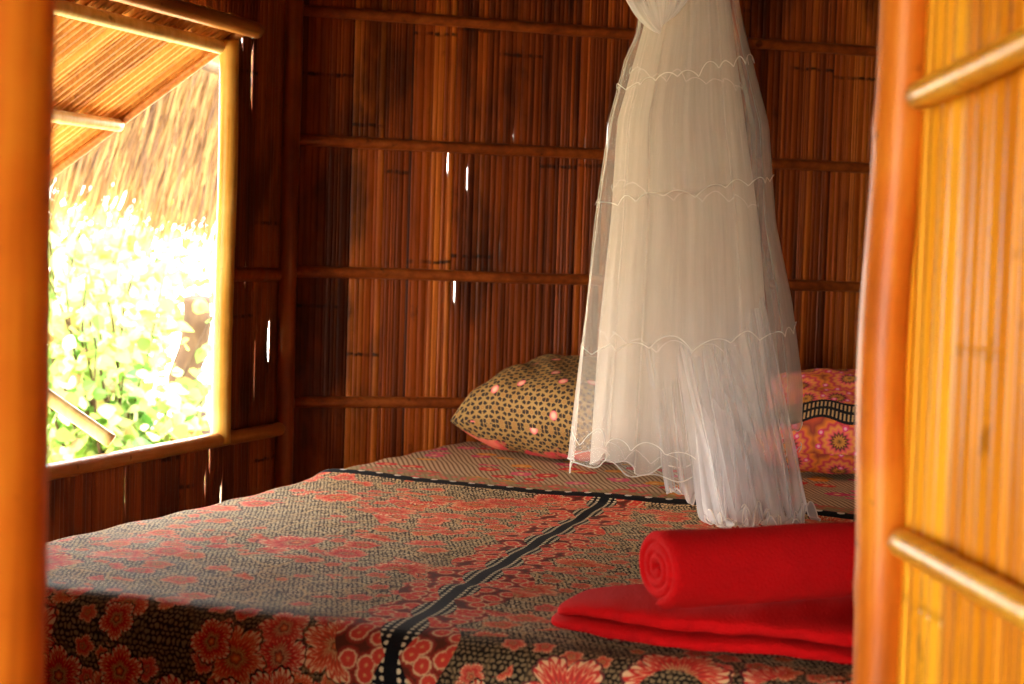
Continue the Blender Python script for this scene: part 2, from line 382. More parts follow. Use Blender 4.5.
# ------------------------------------------------------------------ bed
def mat_cloth_flowers():
    m, g, b = material('batik_cotton')
    uv = g.new('ShaderNodeUVMap').outputs[0]; u, v, _ = g.sep(uv)
    # helper: flower colour from relative vector
    def flower(dx, dy, R, n, ph, seedv, dark=1.0):
        r = g.m('SQRT', g.m('ADD', g.m('MULTIPLY', dx, dx), g.m('MULTIPLY', dy, dy)))
        th = g.m('ADD', g.m('ARCTAN2', dy, dx), ph)
        lob = g.m('ABSOLUTE', g.m('COSINE', g.m('MULTIPLY', th, n / 2.)))
        scal = g.m('MULTIPLY', g.m('ABSOLUTE', g.m('SINE', g.m('MULTIPLY', th, n * 2.))), .07)
        bound = g.m('MULTIPLY', R, g.m('ADD', g.m('ADD', g.m('MULTIPLY', g.m('POWER', lob, .6), .36), .58), scal))
        t = g.m('DIVIDE', r, bound)
        vein = g.m('MULTIPLY', g.m('SINE', g.m('MULTIPLY', th, n * 5.)), .13)
        tt = g.m('ADD', t, g.m('MULTIPLY', vein, g.step(t, .15, .4)))
        col = g.ramp(tt, [(0, (.70, .34, .10)), (.10, (.60, .10, .02)), (.19, (.07, .006, .005)), (.28, (.74, .42, .16)), (.34, (.25, .012, .008)),
                          (.55, (.55, .022, .012)), (.68, (.66, .06, .025)), (.74, (.78, .46, .22)), (.80, (.45, .012, .008)), (.90, (.62, .03, .015)), (.97, (.78, .54, .28))])
        return g.mix(g.m('GREATER_THAN', t, 1.0), col, (.03, .012, .01)), g.m('LESS_THAN', t, 1.07)
    # ground: small interlocking scales
    wob = g.sep(g.vm('SCALE', g.noise(uv, 70, 2, out=1, dim='2D'), scale=1.3))
    gx = g.m('ADD', g.m('MULTIPLY', u, 120.), wob[0]); gy = g.m('ADD', g.m('MULTIPLY', v, 120.), wob[1])
    row = g.m('FLOOR', gy)
    fx = g.m('SUBTRACT', g.m('FRACT', g.m('ADD', gx, g.m('MULTIPLY', g.m('MODULO', row, 2.), .5))), .5)
    fy = g.m('SUBTRACT', g.m('FRACT', gy), .5)
    dd = g.m('SQRT', g.m('ADD', g.m('MULTIPLY', fx, fx), g.m('MULTIPLY', fy, fy)))
    n1 = g.noise(uv, 60, 3, .6, dim='2D'); n2 = g.noise(uv, 4, 3, .6, dim='2D'); n3 = g.noise(uv, 300, 1, .5, dim='2D')
    scale_m = g.m('SUBTRACT', 1., g.step(dd, .26, .44))
    gcol = g.mix(scale_m, (.016, .008, .005), g.mix(g.noise(uv, 22, 3, .6, dim='2D'), (.46, .28, .11), (.86, .70, .42)))
    gcol = g.mix(g.m('MULTIPLY', g.step(n1, .58, .66), .8), gcol, (.05, .028, .018))
    # dark tendrils
    wv = g.vor(g.vm('ADD', uv, g.vm('SCALE', g.noise(uv, 9, 2, out=1, dim='2D'), scale=.06)), 16, 'DISTANCE_TO_EDGE').outputs['Distance']
    gcol = g.mix(g.m('MULTIPLY', g.m('SUBTRACT', 1., g.step(wv, .02, .05)), .65), gcol, (.62, .40, .18))
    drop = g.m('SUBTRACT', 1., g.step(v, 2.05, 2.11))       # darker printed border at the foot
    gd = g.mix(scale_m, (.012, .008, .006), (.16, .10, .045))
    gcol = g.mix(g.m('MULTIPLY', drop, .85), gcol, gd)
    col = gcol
    # scattered flowers: three voronoi layers
    jit = g.vm('SCALE', g.noise(uv, 30, 1, out=1, dim='2D'), scale=.012)
    puv = g.vm('ADD', uv, jit)
    for sc, off, R0, n, dens, lo in ((22., (3.1, 7.7, 0), .016, 5, .62, 0), (12.5, (1.7, 2.3, 0), .034, 5, .70, 0), (7.2, (5.2, 1.1, 0), .058, 6, .70, 0)):
        pv = g.vm('ADD', puv, off); vo = g.vor(pv, sc, 'F1', .75)
        dv = g.vm('SUBTRACT', pv, vo.outputs['Position']); dx, dy, _ = g.sep(dv)
        rc = g.sep(vo.outputs['Color'])
        clus = g.noise(g.vm('ADD', uv, off), 3.2, 1, .5, dim='2D')
        R = g.m('MULTIPLY', R0, g.m('ADD', .75, g.m('MULTIPLY', rc[0], .5)))
        fc, fm = flower(dx, dy, R, n, g.m('MULTIPLY', rc[1], 6.28), 0)
        fc = g.mix(g.m('MULTIPLY', rc[2], .22), fc, g.mix(rc[0], (.75, .30, .06), (.72, .10, .12)), 'MIX')
        keep = g.m('MULTIPLY', g.m('GREATER_THAN', g.m('ADD', g.m('MULTIPLY', clus, 1.2), g.m('MULTIPLY', rc[2], .35)), g.m('SUBTRACT', dens + .19, g.m('MULTIPLY', drop, .10))), fm)
        col = g.mix(keep, col, fc)
    # large border flowers and the medallions along the seam, at their own places
    for (fu, fv, R, n, ph) in BORDER:
        fv -= .06; R *= 1.12
        fc, fm = flower(g.m('SUBTRACT', u, fu), g.m('SUBTRACT', v, fv), R, n, ph, 0)
        col = g.mix(fm, col, fc)
    # black seam borders with pale dots
    def band(coord, along, half, flank, period, spread, col, lim):
        a = g.m('ABSOLUTE', coord)
        q = g.m('FRACT', g.m('DIVIDE', along, period)); 
        # dotted flank
        cx = g.m('SUBTRACT', g.m('FRACT', g.m('DIVIDE', along, spread)), .5); cy = g.m('SUBTRACT', g.m('FRACT', g.m('ADD', g.m('DIVIDE', coord, spread), .5)), .5)
        dr = g.m('SQRT', g.m('ADD', g.m('MULTIPLY', cx, cx), g.m('MULTIPLY', cy, cy)))
        wav = g.m('MULTIPLY', g.m('ABSOLUTE', g.m('SINE', g.m('DIVIDE', along, period / PI))), flank)
        inb = g.m('MULTIPLY', g.m('LESS_THAN', a, g.m('ADD', half, wav)), lim)
        c2 = g.mix(g.m('MULTIPLY', g.m('LESS_THAN', dr, .30), g.m('GREATER_THAN', a, half)), (.006, .006, .007), (.66, .55, .34))
        return g.mix(inb, col, c2)
    sc_ = g.m('ADD', g.m('SUBTRACT', u, -1.060), g.m('MULTIPLY', g.m('SUBTRACT', v, 3.39), .097))
    a_ = g.m('ABSOLUTE', sc_)
    # red scalloped edging strip either side of the long seam
    vo = g.vor(g.vm('ADD', uv, (9.3, 4.4, 0)), 34, 'F1', .85); rr = vo.outputs['Distance']
    edge = g.ramp(g.m('ADD', rr, g.m('MULTIPLY', g.m('SUBTRACT', n3, .5), .16)), [(0, (.70, .36, .12)), (.12, (.62, .05, .03)), (.34, (.60, .05, .03)), (.42, (.75, .52, .26)), (.50, (.35, .03, .02)), (.7, (.10, .02, .01))])
    near = g.m('MULTIPLY', g.m('LESS_THAN', a_, g.m('ADD', .062, g.m('MULTIPLY', g.m('ABSOLUTE', g.m('SINE', g.m('MULTIPLY', v, 24.))), .028))), g.m('LESS_THAN', v, 3.37))
    col = g.mix(near, col, edge)
    col = band(sc_, v, .010, .022, .125, .0125, col, g.m('LESS_THAN', v, 3.37))
    # head sheet beyond the cross seam
    hv = g.m('FRACT', g.m('ADD', g.m('MULTIPLY', g.m('ADD', u, g.m('MULTIPLY', v, .55)), 75.), 0.))
    hcol = g.mix(g.step(g.m('ABSOLUTE', g.m('SUBTRACT', hv, .5)), .12, .3), (.24, .13, .06), (.62, .44, .26))
    vo2 = g.vor(uv, 13, 'F1', .8); rc2 = g.sep(vo2.outputs['Color'])
    fcol = g.ramp(rc2[0], [(0, (.72, .05, .05)), (.35, (.80, .13, .22)), (.6, (.85, .35, .05)), (.85, (.70, .06, .16))], 'CONSTANT')
    fcol = g.mix(g.step(vo2.outputs['Distance'], .02, .15), (.95, .7, .3), fcol)
    hcol = g.mix(g.m('MULTIPLY', g.m('LESS_THAN', g.m('ADD', vo2.outputs['Distance'], g.m('MULTIPLY', n1, .35)), .52), g.m('GREATER_THAN', rc2[1], .38)), hcol, fcol)
    bright = g.m('SUBTRACT', 1., g.step(v, 3.50, 3.53))
    h2 = g.mix(g.step(vo.outputs['Distance'], .2, .34), (.68, .10, .08), (.30, .22, .10))
    hcol = g.mix(g.m('MULTIPLY', bright, .8), hcol, h2)
    col = g.mix(g.m('GREATER_THAN', v, 3.37), col, hcol)
    cs = g.m('SUBTRACT', v, 3.372)
    dq = g.m('SUBTRACT', g.m('FRACT', g.m('DIVIDE', u, .045)), .5)
    dot = g.m('LESS_THAN', g.m('ADD', g.m('POWER', g.m('MULTIPLY', dq, .045), 2.), g.m('POWER', cs, 2.)), .008 ** 2)
    col = g.mix(g.m('LESS_THAN', g.m('ABSOLUTE', cs), .026), col, g.mix(dot, (.006, .006, .007), (.75, .70, .58)))
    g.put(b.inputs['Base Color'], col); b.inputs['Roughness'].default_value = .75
    b.inputs['Specular IOR Level'].default_value = .10
    weave = g.m('ADD', g.m('MULTIPLY', g.m('SINE', g.m('MULTIPLY', u, 2600.)), .3), n3)
    g.put(b.inputs['Normal'], g.bump(g.m('ADD', weave, g.m('MULTIPLY', scale_m, .6)), .35, .001))
    return m
# border flowers (u, v, radius, petals, phase) in the cloth's own metres
BORDER = [(-1.155, 1.955, .042, 5, .6), (-1.245, 1.94, .052, 6, .1), (-1.345, 1.99, .034, 5, 1.), (-1.39, 1.93, .028, 4, .3), (-1.31, 1.90, .03, 5, 2.), (-1.45, 1.97, .04, 6, 1.5),
          (-1.09, 1.97, .05, 7, .4), (-.985, 1.955, .034, 6, .2), (-.80, 2.00, .036, 6, .7), (-.745, 1.965, .042, 6, .1), (-.655, 1.985, .046, 5, .9), (-.55, 1.95, .038, 6, .3),
          (-.44, 1.97, .044, 5, .5), (-1.20, 2.05, .03, 5, .5), (-1.52, 1.93, .040, 6, .8), (-1.36, 2.06, .026, 5, .2), (-.88, 1.93, .035, 5, 0.)]
M['cloth'] = mat_cloth_flowers()

BX0, BX1, BY0, BY1, BZ = -1.77, -.20, 2.00, 4.19, .45
bed = empty('bed', ((BX0 + BX1) / 2, (BY0 + BY1) / 2, 0)); tag(bed, 'low double bed with mattress hidden under the patterned coverlet', 'bed')
cx, cy = (BX0 + BX1) / 2, (BY0 + BY1) / 2
bm = bmesh.new(); box(bm, (0, 0, .34), (BX1 - BX0 - .03, BY1 - BY0 - .03, .16), bev=.05); mm, g, b = material('mattress_ticking'); b.inputs['Base Color'].default_value = (.5, .42, .3, 1)
tc_ = g.new('ShaderNodeTexCoord').outputs['Object']; g.put(b.inputs['Base Color'], g.mix(g.noise(tc_, 30), (.45, .36, .25), (.6, .5, .38))); obj('mattress', bm, mm, bed)
bm = bmesh.new(); box(bm, (0, 0, .215), (BX1 - BX0 - .05, BY1 - BY0 - .05, .06), bev=.005); obj('frame', bm, M['post_dark'], bed)
for sx_ in (-1, 1):
    for sy_ in (-1, 1):
        bm = bmesh.new(); bamboo(bm, (sx_ * .68, sy_ * .95, 0), (sx_ * .68, sy_ * .95, .2), .03); obj('leg', bm, M['post_dark'], bed)

def coverlet():
    bm = bmesh.new(); uvl = bm.loops.layers.uv.new('UVMap')
    r = .055; drop = .26
    def prof(t, lo, hi):
        """arc-length coordinate t (plan coordinate) -> (position, drop, outward tilt)"""
        if t < lo + r: 
            q = lo + r - t; side = -1; edge = lo + r
        elif t > hi - r: q = t - (hi - r); side = 1; edge = hi - r
        else: return t, 0.
        arc = r * PI / 2
        if q < arc: a = q / r; return edge + side * r * math.sin(a), r * (1 - math.cos(a))
        return edge + side * (r + (q - arc) * .04), r + (q - arc)
    du = .0125
    us = [BX0 - drop + du * i for i in range(int((BX1 - BX0 + 2 * drop) / du) + 1)]
    vs = [BY0 - drop + du * i for i in range(int((BY1 - BY0 + drop + .02) / du) + 1)]
    rows, uvs = [], []
    for v in vs:
        row, ur = [], []
        for u in us:
            x, d1 = prof(u, BX0, BX1); y, d2 = prof(v, BY0, BY1 + .12)
            d = max(d1, d2) if min(d1, d2) < r else max(d1, d2)
            if d1 > 0 and d2 > 0: d = min(max((d1 ** 3 + d2 ** 3) ** (1 / 3), 0), drop)
            z = BZ + .004 - d
            hgt = .007 * noise.noise(Vector((u * 2.1, v * 1.8, 0))) + .0035 * noise.noise(Vector((u * 7, v * 3, 2)))
            # a soft pleat running across near the foot, and shallow quilting folds
            hgt += .004 * math.exp(-((v - 2.30 - .03 * math.sin(u * 5)) / .03) ** 2) + .0015 * math.sin(v * 34 + 2 * math.sin(u * 3))
            if abs(v - 3.372) < .05: hgt += .012 * (1 - abs(v - 3.372) / .05)
            fold = .010 * noise.noise(Vector((u * 9, v * 9, 5)))
            if d2 > r: y -= fold * (d2 / .2)
            if d1 > r: x += fold * (d1 / .2) * (-1 if u < cx else 1)
            if d == 0 or d < r: z += hgt
            row.append(Vector((x, y, z))); ur.append((u, v))
        rows.append(row); uvs.append(ur)
    quads(bm, rows, False, uvs, uvl)
    bmesh.ops.recalc_face_normals(bm, faces=bm.faces)
    o = obj('coverlet', bm, M['cloth'])
    s = o.modifiers.new('solid', 'SOLIDIFY'); s.thickness = .003; s.offset = 1
    tag(o, 'brown batik cotton coverlet with red flowers and black seams spread over the bed', 'coverlet')
    return o
coverlet()

# ------------------------------------------------------------------ pillows
def pillow(name, w_, h_, t_, mat, sag=0, seed=0):
    bm = bmesh.new(); uvl = bm.loops.layers.uv.new('UVMap'); n = 44
    for side in (1, -1):
        rows, uvs = [], []
        for j in range(n + 1):
            row, ur = [], []
            for i in range(n + 1):
                a = -1 + 2 * i / n; b_ = -1 + 2 * j / n
                px = a * (1 - .10 * (1 - abs(a)) * 0 - .09 * (1 - b_ * b_) * abs(a) ** 3); py = b_ * (1 - .11 * (1 - a * a) * abs(b_) ** 3)
                e = max(0, (1 - a ** 4) * (1 - b_ ** 4)) ** .62
                k = 1 + .10 * noise.noise(Vector((a * 2, b_ * 2, seed)))
                edge_w = .05 * noise.noise(Vector((a * 9, b_ * 9, seed + 3))) * (1 - .7 * e)
                ridge = .04 * math.sin(8 * math.atan2(b_, a) + seed) * (abs(a) * abs(b_)) * e * 2
                x = px * w_ / 2; y = py * h_ / 2; z = side * t_ / 2 * (e * k + edge_w * .5 + ridge)
                z += .004 * noise.noise(Vector((a * 4 + b_ * 3, b_ * 1.5, seed + 7))) * e * 2
                row.append(Vector((x, y, z)))
            rows.append(row)
        def cum(line):
            c_ = [0]
            for q in range(1, len(line)): c_.append(c_[-1] + (line[q] - line[q - 1]).length)
            return [v_ - c_[len(line) // 2] for v_ in c_]
        cu = [cum(rw) for rw in rows]; cv = [cum([rows[j][i] for j in range(n + 1)]) for i in range(n + 1)]
        uvs = [[(cu[j][i] + side * .6, cv[i][j]) for i in range(n + 1)] for j in range(n + 1)]
        quads(bm, rows, False, uvs, uvl)
    bmesh.ops.remove_doubles(bm, verts=bm.verts, dist=.0015)
    bmesh.ops.recalc_face_normals(bm, faces=bm.faces)
    o = obj(name, bm, mat); s = o.modifiers.new('sub', 'SUBSURF'); s.levels = s.render_levels = 1
    return o
def mat_lattice():
    m, g, b = material('lattice_pillow_cotton'); uv = g.new('ShaderNodeUVMap').outputs[0]; u, v, _ = g.sep(uv)
    P = .040
    gy = g.m('DIVIDE', v, P * .866); row = g.m('FLOOR', gy)
    fx = g.m('SUBTRACT', g.m('FRACT', g.m('ADD', g.m('DIVIDE', u, P), g.m('MULTIPLY', g.m('ABSOLUTE', g.m('MODULO', row, 2.)), .5))), .5)
    fy = g.m('SUBTRACT', g.m('FRACT', gy), .5)
    r = g.m('SQRT', g.m('ADD', g.m('MULTIPLY', fx, fx), g.m('MULTIPLY', fy, fy))); th = g.m('ARCTAN2', fy, fx)
    rag = g.m('MULTIPLY', g.m('COSINE', g.m('MULTIPLY', th, 6.)), .5)
    ring = g.m('MULTIPLY', g.m('LESS_THAN', g.m('ABSOLUTE', g.m('SUBTRACT', r, .36)), .12), g.m('GREATER_THAN', rag, -.33))
    core = g.m('LESS_THAN', g.m('ABSOLUTE', g.m('SUBTRACT', r, .10)), .03)
    n1 = g.noise(uv, 9, 3, .6, dim='2D')
    base = g.mix(n1, (.24, .12, .028), (.40, .24, .085))
    col = g.mix(core, base, (.30, .12, .03)); col = g.mix(ring, col, (.035, .022, .015))
    vo = g.vor(g.vm('ADD', uv, (3.3, 1.2, 0)), 15, 'F1', .9); rc = g.sep(vo.outputs['Color'])
    fl_ = g.m('MULTIPLY', g.m('LESS_THAN', vo.outputs['Distance'], .18), g.m('GREATER_THAN', rc[0], .72))
    col = g.mix(fl_, col, g.mix(g.step(vo.outputs['Distance'], .04, .2), (.85, .45, .30), (.75, .08, .12)))
    n2 = g.noise(uv, 14, 2, .5, dim='2D')
    edge = g.m('MULTIPLY', g.step(v, .185, .21), g.step(n2, .35, .5))
    edge2 = g.m('MULTIPLY', g.m('MULTIPLY', g.m('LESS_THAN', u, 0.), g.m('LESS_THAN', g.m('ABSOLUTE', g.m('ADD', v, .145)), .035)), g.step(n2, .40, .52))
    col = g.mix(g.m('MAXIMUM', edge, edge2), col, g.mix(g.step(n1, .4, .6), (.62, .05, .06), (.72, .16, .10)))
    g.put(b.inputs['Base Color'], col); b.inputs['Roughness'].default_value = .8; b.inputs['Specular IOR Level'].default_value = .15
    g.put(b.inputs['Normal'], g.bump(g.noise(uv, 45, 2, .5, dim='2D'), .5, .003)); return m
def mat_orange():
    m, g, b = material('orange_batik_cotton'); uv = g.new('ShaderNodeUVMap').outputs[0]; u, v, _ = g.sep(uv)
    a = g.m('ADD', v, g.m('MULTIPLY', g.m('SINE', g.m('MULTIPLY', u, 48.)), .008))
    vo = g.vor(g.mapv(uv, (1, 1, 1)), 10, 'F1', .5); d = vo.outputs['Distance']; rc = g.sep(vo.outputs['Color'])
    pos = vo.outputs['Position']; dv = g.sep(g.vm('SUBTRACT', uv, pos)); th = g.m('ARCTAN2', dv[1], dv[0])
    t = g.m('ADD', d, g.m('MULTIPLY', g.m('SINE', g.m('MULTIPLY', th, 14.)), .03))
    col = g.ramp(t, [(0, (.05, .03, .02)), (.10, (.75, .30, .05)), (.17, (.06, .03, .02)), (.24, (.80, .10, .12)), (.34, (.82, .30, .06)), (.44, (.60, .03, .08)), (.52, (.80, .22, .03)), (.66, (.30, .05, .03)), (.8, (.55, .08, .03))])
    pk = g.vor(g.vm('ADD', uv, (2, 5, 0)), 34, 'F1', .85); pc = g.sep(pk.outputs['Color'])
    col = g.mix(g.m('MULTIPLY', g.m('LESS_THAN', pk.outputs['Distance'], .24), g.m('GREATER_THAN', pc[0], .6)), col, g.mix(g.step(pk.outputs['Distance'], .05, .2), (.85, .45, .5), (.75, .03, .18)))
    tick = g.m('MULTIPLY', g.m('LESS_THAN', g.m('FRACT', g.m('MULTIPLY', u, 105.)), .45), g.m('LESS_THAN', g.m('ABSOLUTE', g.m('SUBTRACT', g.m('FRACT', g.m('MULTIPLY', a, 38.)), .5)), .34))
    blk = g.mix(tick, (.012, .010, .010), (.50, .30, .13))
    col = g.mix(g.m('LESS_THAN', g.m('ABSOLUTE', g.m('SUBTRACT', a, -.105)), .030), col, blk)
    g.put(b.inputs['Base Color'], col); b.inputs['Roughness'].default_value = .8; b.inputs['Specular IOR Level'].default_value = .15
    g.put(b.inputs['Normal'], g.bump(g.noise(uv, 45, 2, .5, dim='2D'), .4, .003)); return m
M['pillow_a'] = mat_lattice(); M['pillow_b'] = mat_orange()
p1 = pillow('pillow', .50, .37, .215, M['pillow_a'], seed=1)
p1.location = (-1.372, 4.00, .590); p1.rotation_euler = (math.radians(16), 0, math.radians(-20))
tag(p1, 'beige and black flower lattice pillow on the bed, left of the net', 'pillow', 'pillows at the head of the bed')
p2 = pillow('pillow', .58, .36, .19, M['pillow_b'], seed=4)
p2.location = (-.62, 4.10, .590); p2.rotation_euler = (math.radians(25), 0, math.radians(6))
tag(p2, 'orange and red batik pillow with black band, right of the net', 'pillow', 'pillows at the head of the bed')

# ------------------------------------------------------------------ mosquito net
def mat_net(name, lo, hi, col=(.92, .85, .76), fr=120):  # cream default tint carries the warm light bounced off the wood
    m = bpy.data.materials.new(name); m.use_nodes = True; g = N(m.node_tree); m.node_tree.nodes.clear()
    out = g.new('ShaderNodeOutputMaterial'); tc_ = g.new('ShaderNodeTexCoord').outputs['Object']
    uv = g.new('ShaderNodeUVMap').outputs[0]
    st = g.noise(g.mapv(uv, (fr, 3, 1)), 1, 3, .6); st2 = g.noise(g.mapv(uv, (18, 1.5, 1)), 1, 2, .5)
    fac = g.m('ADD', lo, g.m('MULTIPLY', g.m('ADD', g.m('MULTIPLY', st, .5), g.m('MULTIPLY', st2, .5)), hi - lo))
    lw_ = g.new('ShaderNodeLayerWeight'); lw_.inputs[0].default_value = .35
    fac = g.m('ADD', fac, g.m('MULTIPLY', lw_.outputs['Facing'], .28), clamp=True)
    d = g.new('ShaderNodeBsdfDiffuse'); g.put(d.inputs[0], (*col, 1)); t = g.new('ShaderNodeBsdfTranslucent'); g.put(t.inputs[0], (*col, 1))
    mx = g.new('ShaderNodeMixShader'); mx.inputs[0].default_value = .45; g.l.new(d.outputs[0], mx.inputs[1]); g.l.new(t.outputs[0], mx.inputs[2])
    tr = g.new('ShaderNodeBsdfTransparent'); m2 = g.new('ShaderNodeMixShader'); g.put(m2.inputs[0], fac)
    g.l.new(tr.outputs[0], m2.inputs[1]); g.l.new(mx.outputs[0], m2.inputs[2]); g.l.new(m2.outputs[0], out.inputs[0]); return m
M['net_outer'] = mat_net('outer_netting', .06, .30); M['net_inner'] = mat_net('inner_netting', .16, .50); M['net_lace'] = mat_net('white_lace_thread', .35, .75, (.92, .86, .78)); M['net_trail'] = mat_net('hem_netting', .10, .42, (.97, .95, .95))  # trailing netting coloured whiter, standing for window light on the lower net
NET = Vector((-.868, 3.285, 0)); NRZ = math.atan2(.358, .933)
net = empty('mosquito_net', NET, NRZ); tag(net, 'sheer white mosquito net gathered and hanging over the bed', 'mosquito net')
ZT, ZH = 1.78, .545          # top of the gathered part, hem height
def lerp_tab(z, tab):
    for (z0, v0), (z1, v1) in zip(tab, tab[1:]):
        if z0 >= z >= z1: t = (z0 - z) / (z0 - z1); return v0 + (v1 - v0) * t
    return tab[-1][1] if z < tab[-1][0] else tab[0][1]
# left / right outline in metres from the axis (z from top to hem)
OL = [(1.80, -.08), (1.46, -.125), (1.42, -.128), (1.37, -.15), (1.25, -.178), (1.13, -.192), (1.05, -.20), (.83, -.215), (.545, -.238)]
OR = [(1.80, .010), (1.47, .075), (1.38, .100), (1.25, .140), (1.05, .160), (.90, .195), (.72, .225), (.60, .228), (.545, .20)]
IL = [(1.80, -.06), (1.44, -.11), (1.25, -.155), (1.05, -.160), (.83, -.175), (.545, -.185)]
IR = [(1.80, .005), (1.44, .06), (1.25, .09), (1.05, .125), (.83, .150), (.545, .155)]
def net_pt(phi, z, L, R_, depth, folds, amp, seed, zoff=0):
    t = (1.80 - z) / 1.25
    l = lerp_tab(z, L); r = lerp_tab(z, R_); c = (l + r) / 2; hw = (r - l) / 2
    a = amp * (.35 + .65 * max(t, 0)) * (math.sin(folds * phi + seed + 1.2 * math.sin(2 * phi + seed)) + .5 * math.sin(folds * 1.73 * phi + seed * 2 + z * 1.5))
    a += amp * .6 * noise.noise(Vector((math.cos(phi) * 3, math.sin(phi) * 3, z * 2 + seed)))
    k = 1 + a / max(hw, .03) * .5
    return Vector((c + hw * math.cos(phi) * min(k, 1.0 + .06) , depth * hw * math.sin(phi) * k + a * .6, z))
def hem_z(phi, hem, seed):
    c = math.cos(phi); k = min(1, max(0, (c - .55) / .25)); k = k * k * (3 - 2 * k)
    return hem + .012 * math.sin(phi * 5 + seed) + .008 * math.sin(phi * 13) + .085 * k
def net_shell(name, L, R_, depth, folds, amp, seed, mat, hem, phis=(0, 2 * PI), n=260, rows_n=64, zt=1.80):
    bm = bmesh.new(); uvl = bm.loops.layers.uv.new('UVMap'); rows, uvs = [], []
    for i in range(rows_n + 1):
        row, ur = [], []
        for j in range(n + 1):
            phi = phis[0] + (phis[1] - phis[0]) * j / n
            zh = hem_z(phi, hem, seed)
            z = zt + (zh - zt) * i / rows_n
            p = net_pt(phi, z, L, R_, depth, folds, amp, seed); p.z = z
            row.append(p); ur.append((phi * .12, z))
        rows.append(row); uvs.append(ur)
    quads(bm, rows, False, uvs, uvl); return obj(name, bm, mat, net)
outer = net_shell('outer_layer', OL, OR, .62, 9, .020, 1.0, M['net_outer'], .552)
inner = net_shell('inner_layer', IL, IR, .60, 15, .018, 2.3, M['net_inner'], .560)
core = net_shell('core_folds', [(z, x * .78) for z, x in IL], [(z, x * .80) for z, x in IR], .55, 21, .018, 4.1, M['net_inner'], .60)
# scalloped lace lines on the front of the net
def scallops(z0, L, R_, depth, folds, amp, seed, per, h, phis, off=.003, r=.0008, flip=1, slope=0):
    bm = bmesh.new(); n = int((phis[1] - phis[0]) / .02); pts = []
    for j in range(n + 1):
        phi = phis[0] + (phis[1] - phis[0]) * j / n
        q = phi / per; z = z0 + h * (.45 + 1.1 * abs(noise.noise(Vector((math.floor(q) * 1.7, seed, z0))))) * (abs(math.sin(PI * q)) ** .7) * flip + .010 * noise.noise(Vector((phi * 2, seed, 0))) * 2 + slope * math.cos(phi)
        p = net_pt(phi, z, L, R_, depth, folds, amp, seed); p.z = z
        o = Vector((math.cos(phi), math.sin(phi), 0)) * off; pts.append(p + o)
    tube(bm, pts, r, 5); return bm
F0, F1 = PI * .97, PI * 2.03
for z0, h, per, sl in ((1.335, .022, .30, .03), (1.10, .024, .34, .03), (.80, .030, .36, .025), (.585, .034, .30, -.008)):
    obj('lace_trim', scallops(z0, OL, OR, .62, 9, .020, 1.0, per, h, (F0, F1), slope=sl), M['net_lace'], outer)
    obj('lace_trim', scallops(z0 - .012, IL, IR, .60, 15, .018, 2.3, per * 1.2, h, (F0, F1), slope=-sl * .5, r=.0006), M['net_lace'], inner)
# hem binding
for (L, R_, dp, fo, am, sd_, hm) in ((OL, OR, .62, 9, .020, 1.0, .552), (IL, IR, .60, 15, .018, 2.3, .560)):
    bm = bmesh.new(); pts = []
    for j in range(400):
        phi = 2 * PI * j / 399; z = hem_z(phi, hm, sd_); p = net_pt(phi, z, L, R_, dp, fo, am, sd_); p.z = z; pts.append(p)
    tube(bm, pts, .0013, 5); obj('hem', bm, M['net_lace'], outer if hm == .552 else inner)
# trailing corner that spills on to the bed
def trail(name, a0, a1, b0, b1, mid_z, seed, mat, ruff=.014, fold=9, lift=.0, n=150, m_=46):
    bm = bmesh.new(); uvl = bm.loops.layers.uv.new('UVMap'); rows, uvs = [], []; last = []
    for i in range(m_ + 1):
        t = i / m_; row, ur = [], []
        for j in range(n + 1):
            s = j / n
            top = Vector(a0).lerp(Vector(a1), s); bot = Vector(b0).lerp(Vector(b1), s)
            p = top.lerp(bot, t ** .9); zz = top.z + (bot.z - top.z) * min(1, (t * 1.18) ** .9)
            s0_ = s + .12 * noise.noise(Vector((s * 3, t * 1.5, seed))); ff = (.25 + 1.0 * t) * ruff
            wv_ = math.sin(s0_ * fold * 2 * PI + seed + 2.2 * t) + .5 * math.sin(s0_ * fold * 3.7 * PI + seed * 2); kk = .3 + 1.4 * abs(noise.noise(Vector((s * 6, seed, 1))))
            ruf = max(0, t - .72) / .28
            p.y += ff * wv_ + ruf * .014 * kk * math.sin(s * 75 + 3 * math.sin(s * 17)); p.x += ff * .5 * math.cos(s * fold * 2 * PI + seed)
            p.z = max(zz + (ff * .5 * wv_ if t > .6 else 0) + ruf * .016 * kk * (1 + math.cos(s * 67)), .470 + lift + .004 * math.sin(s * 60))
            row.append(p); ur.append((s * .5, p.z + t * .3))
        rows.append(row); uvs.append(ur)
    quads(bm, rows, False, uvs, uvl); o = obj(name, bm, mat, net)
    b2 = bmesh.new(); tube(b2, rows[-1], .0013, 5); obj('hem', b2, M['net_lace'], o)
    return o
# local frame: +x is right along the net's width, -y towards the viewer
trail('trailing_corner', (-.06, -.06, .92), (.145, -.02, .90), (.02, -.20, .468), (.250, -.135, .468), .5, 1.3, M['net_trail'], ruff=.013, fold=6)
trail('trailing_corner', (-.04, -.07, .86), (.135, -.05, .88), (.055, -.27, .466), (.215, -.215, .466), .5, 4.3, M['net_trail'], fold=7, ruff=.015)
trail('trailing_corner', (-.02, -.06, .80), (.12, -.04, .80), (.03, -.235, .464), (.12, -.26, .464), .5, 7.1, M['net_trail'], fold=5, ruff=.020)
trail('trailing_corner', (-.10, -.09, .80), (.08, -.09, .82), (-.035, -.10, .505), (.09, -.12, .490), .5, 2.1, M['net_trail'], fold=4, ruff=.010)
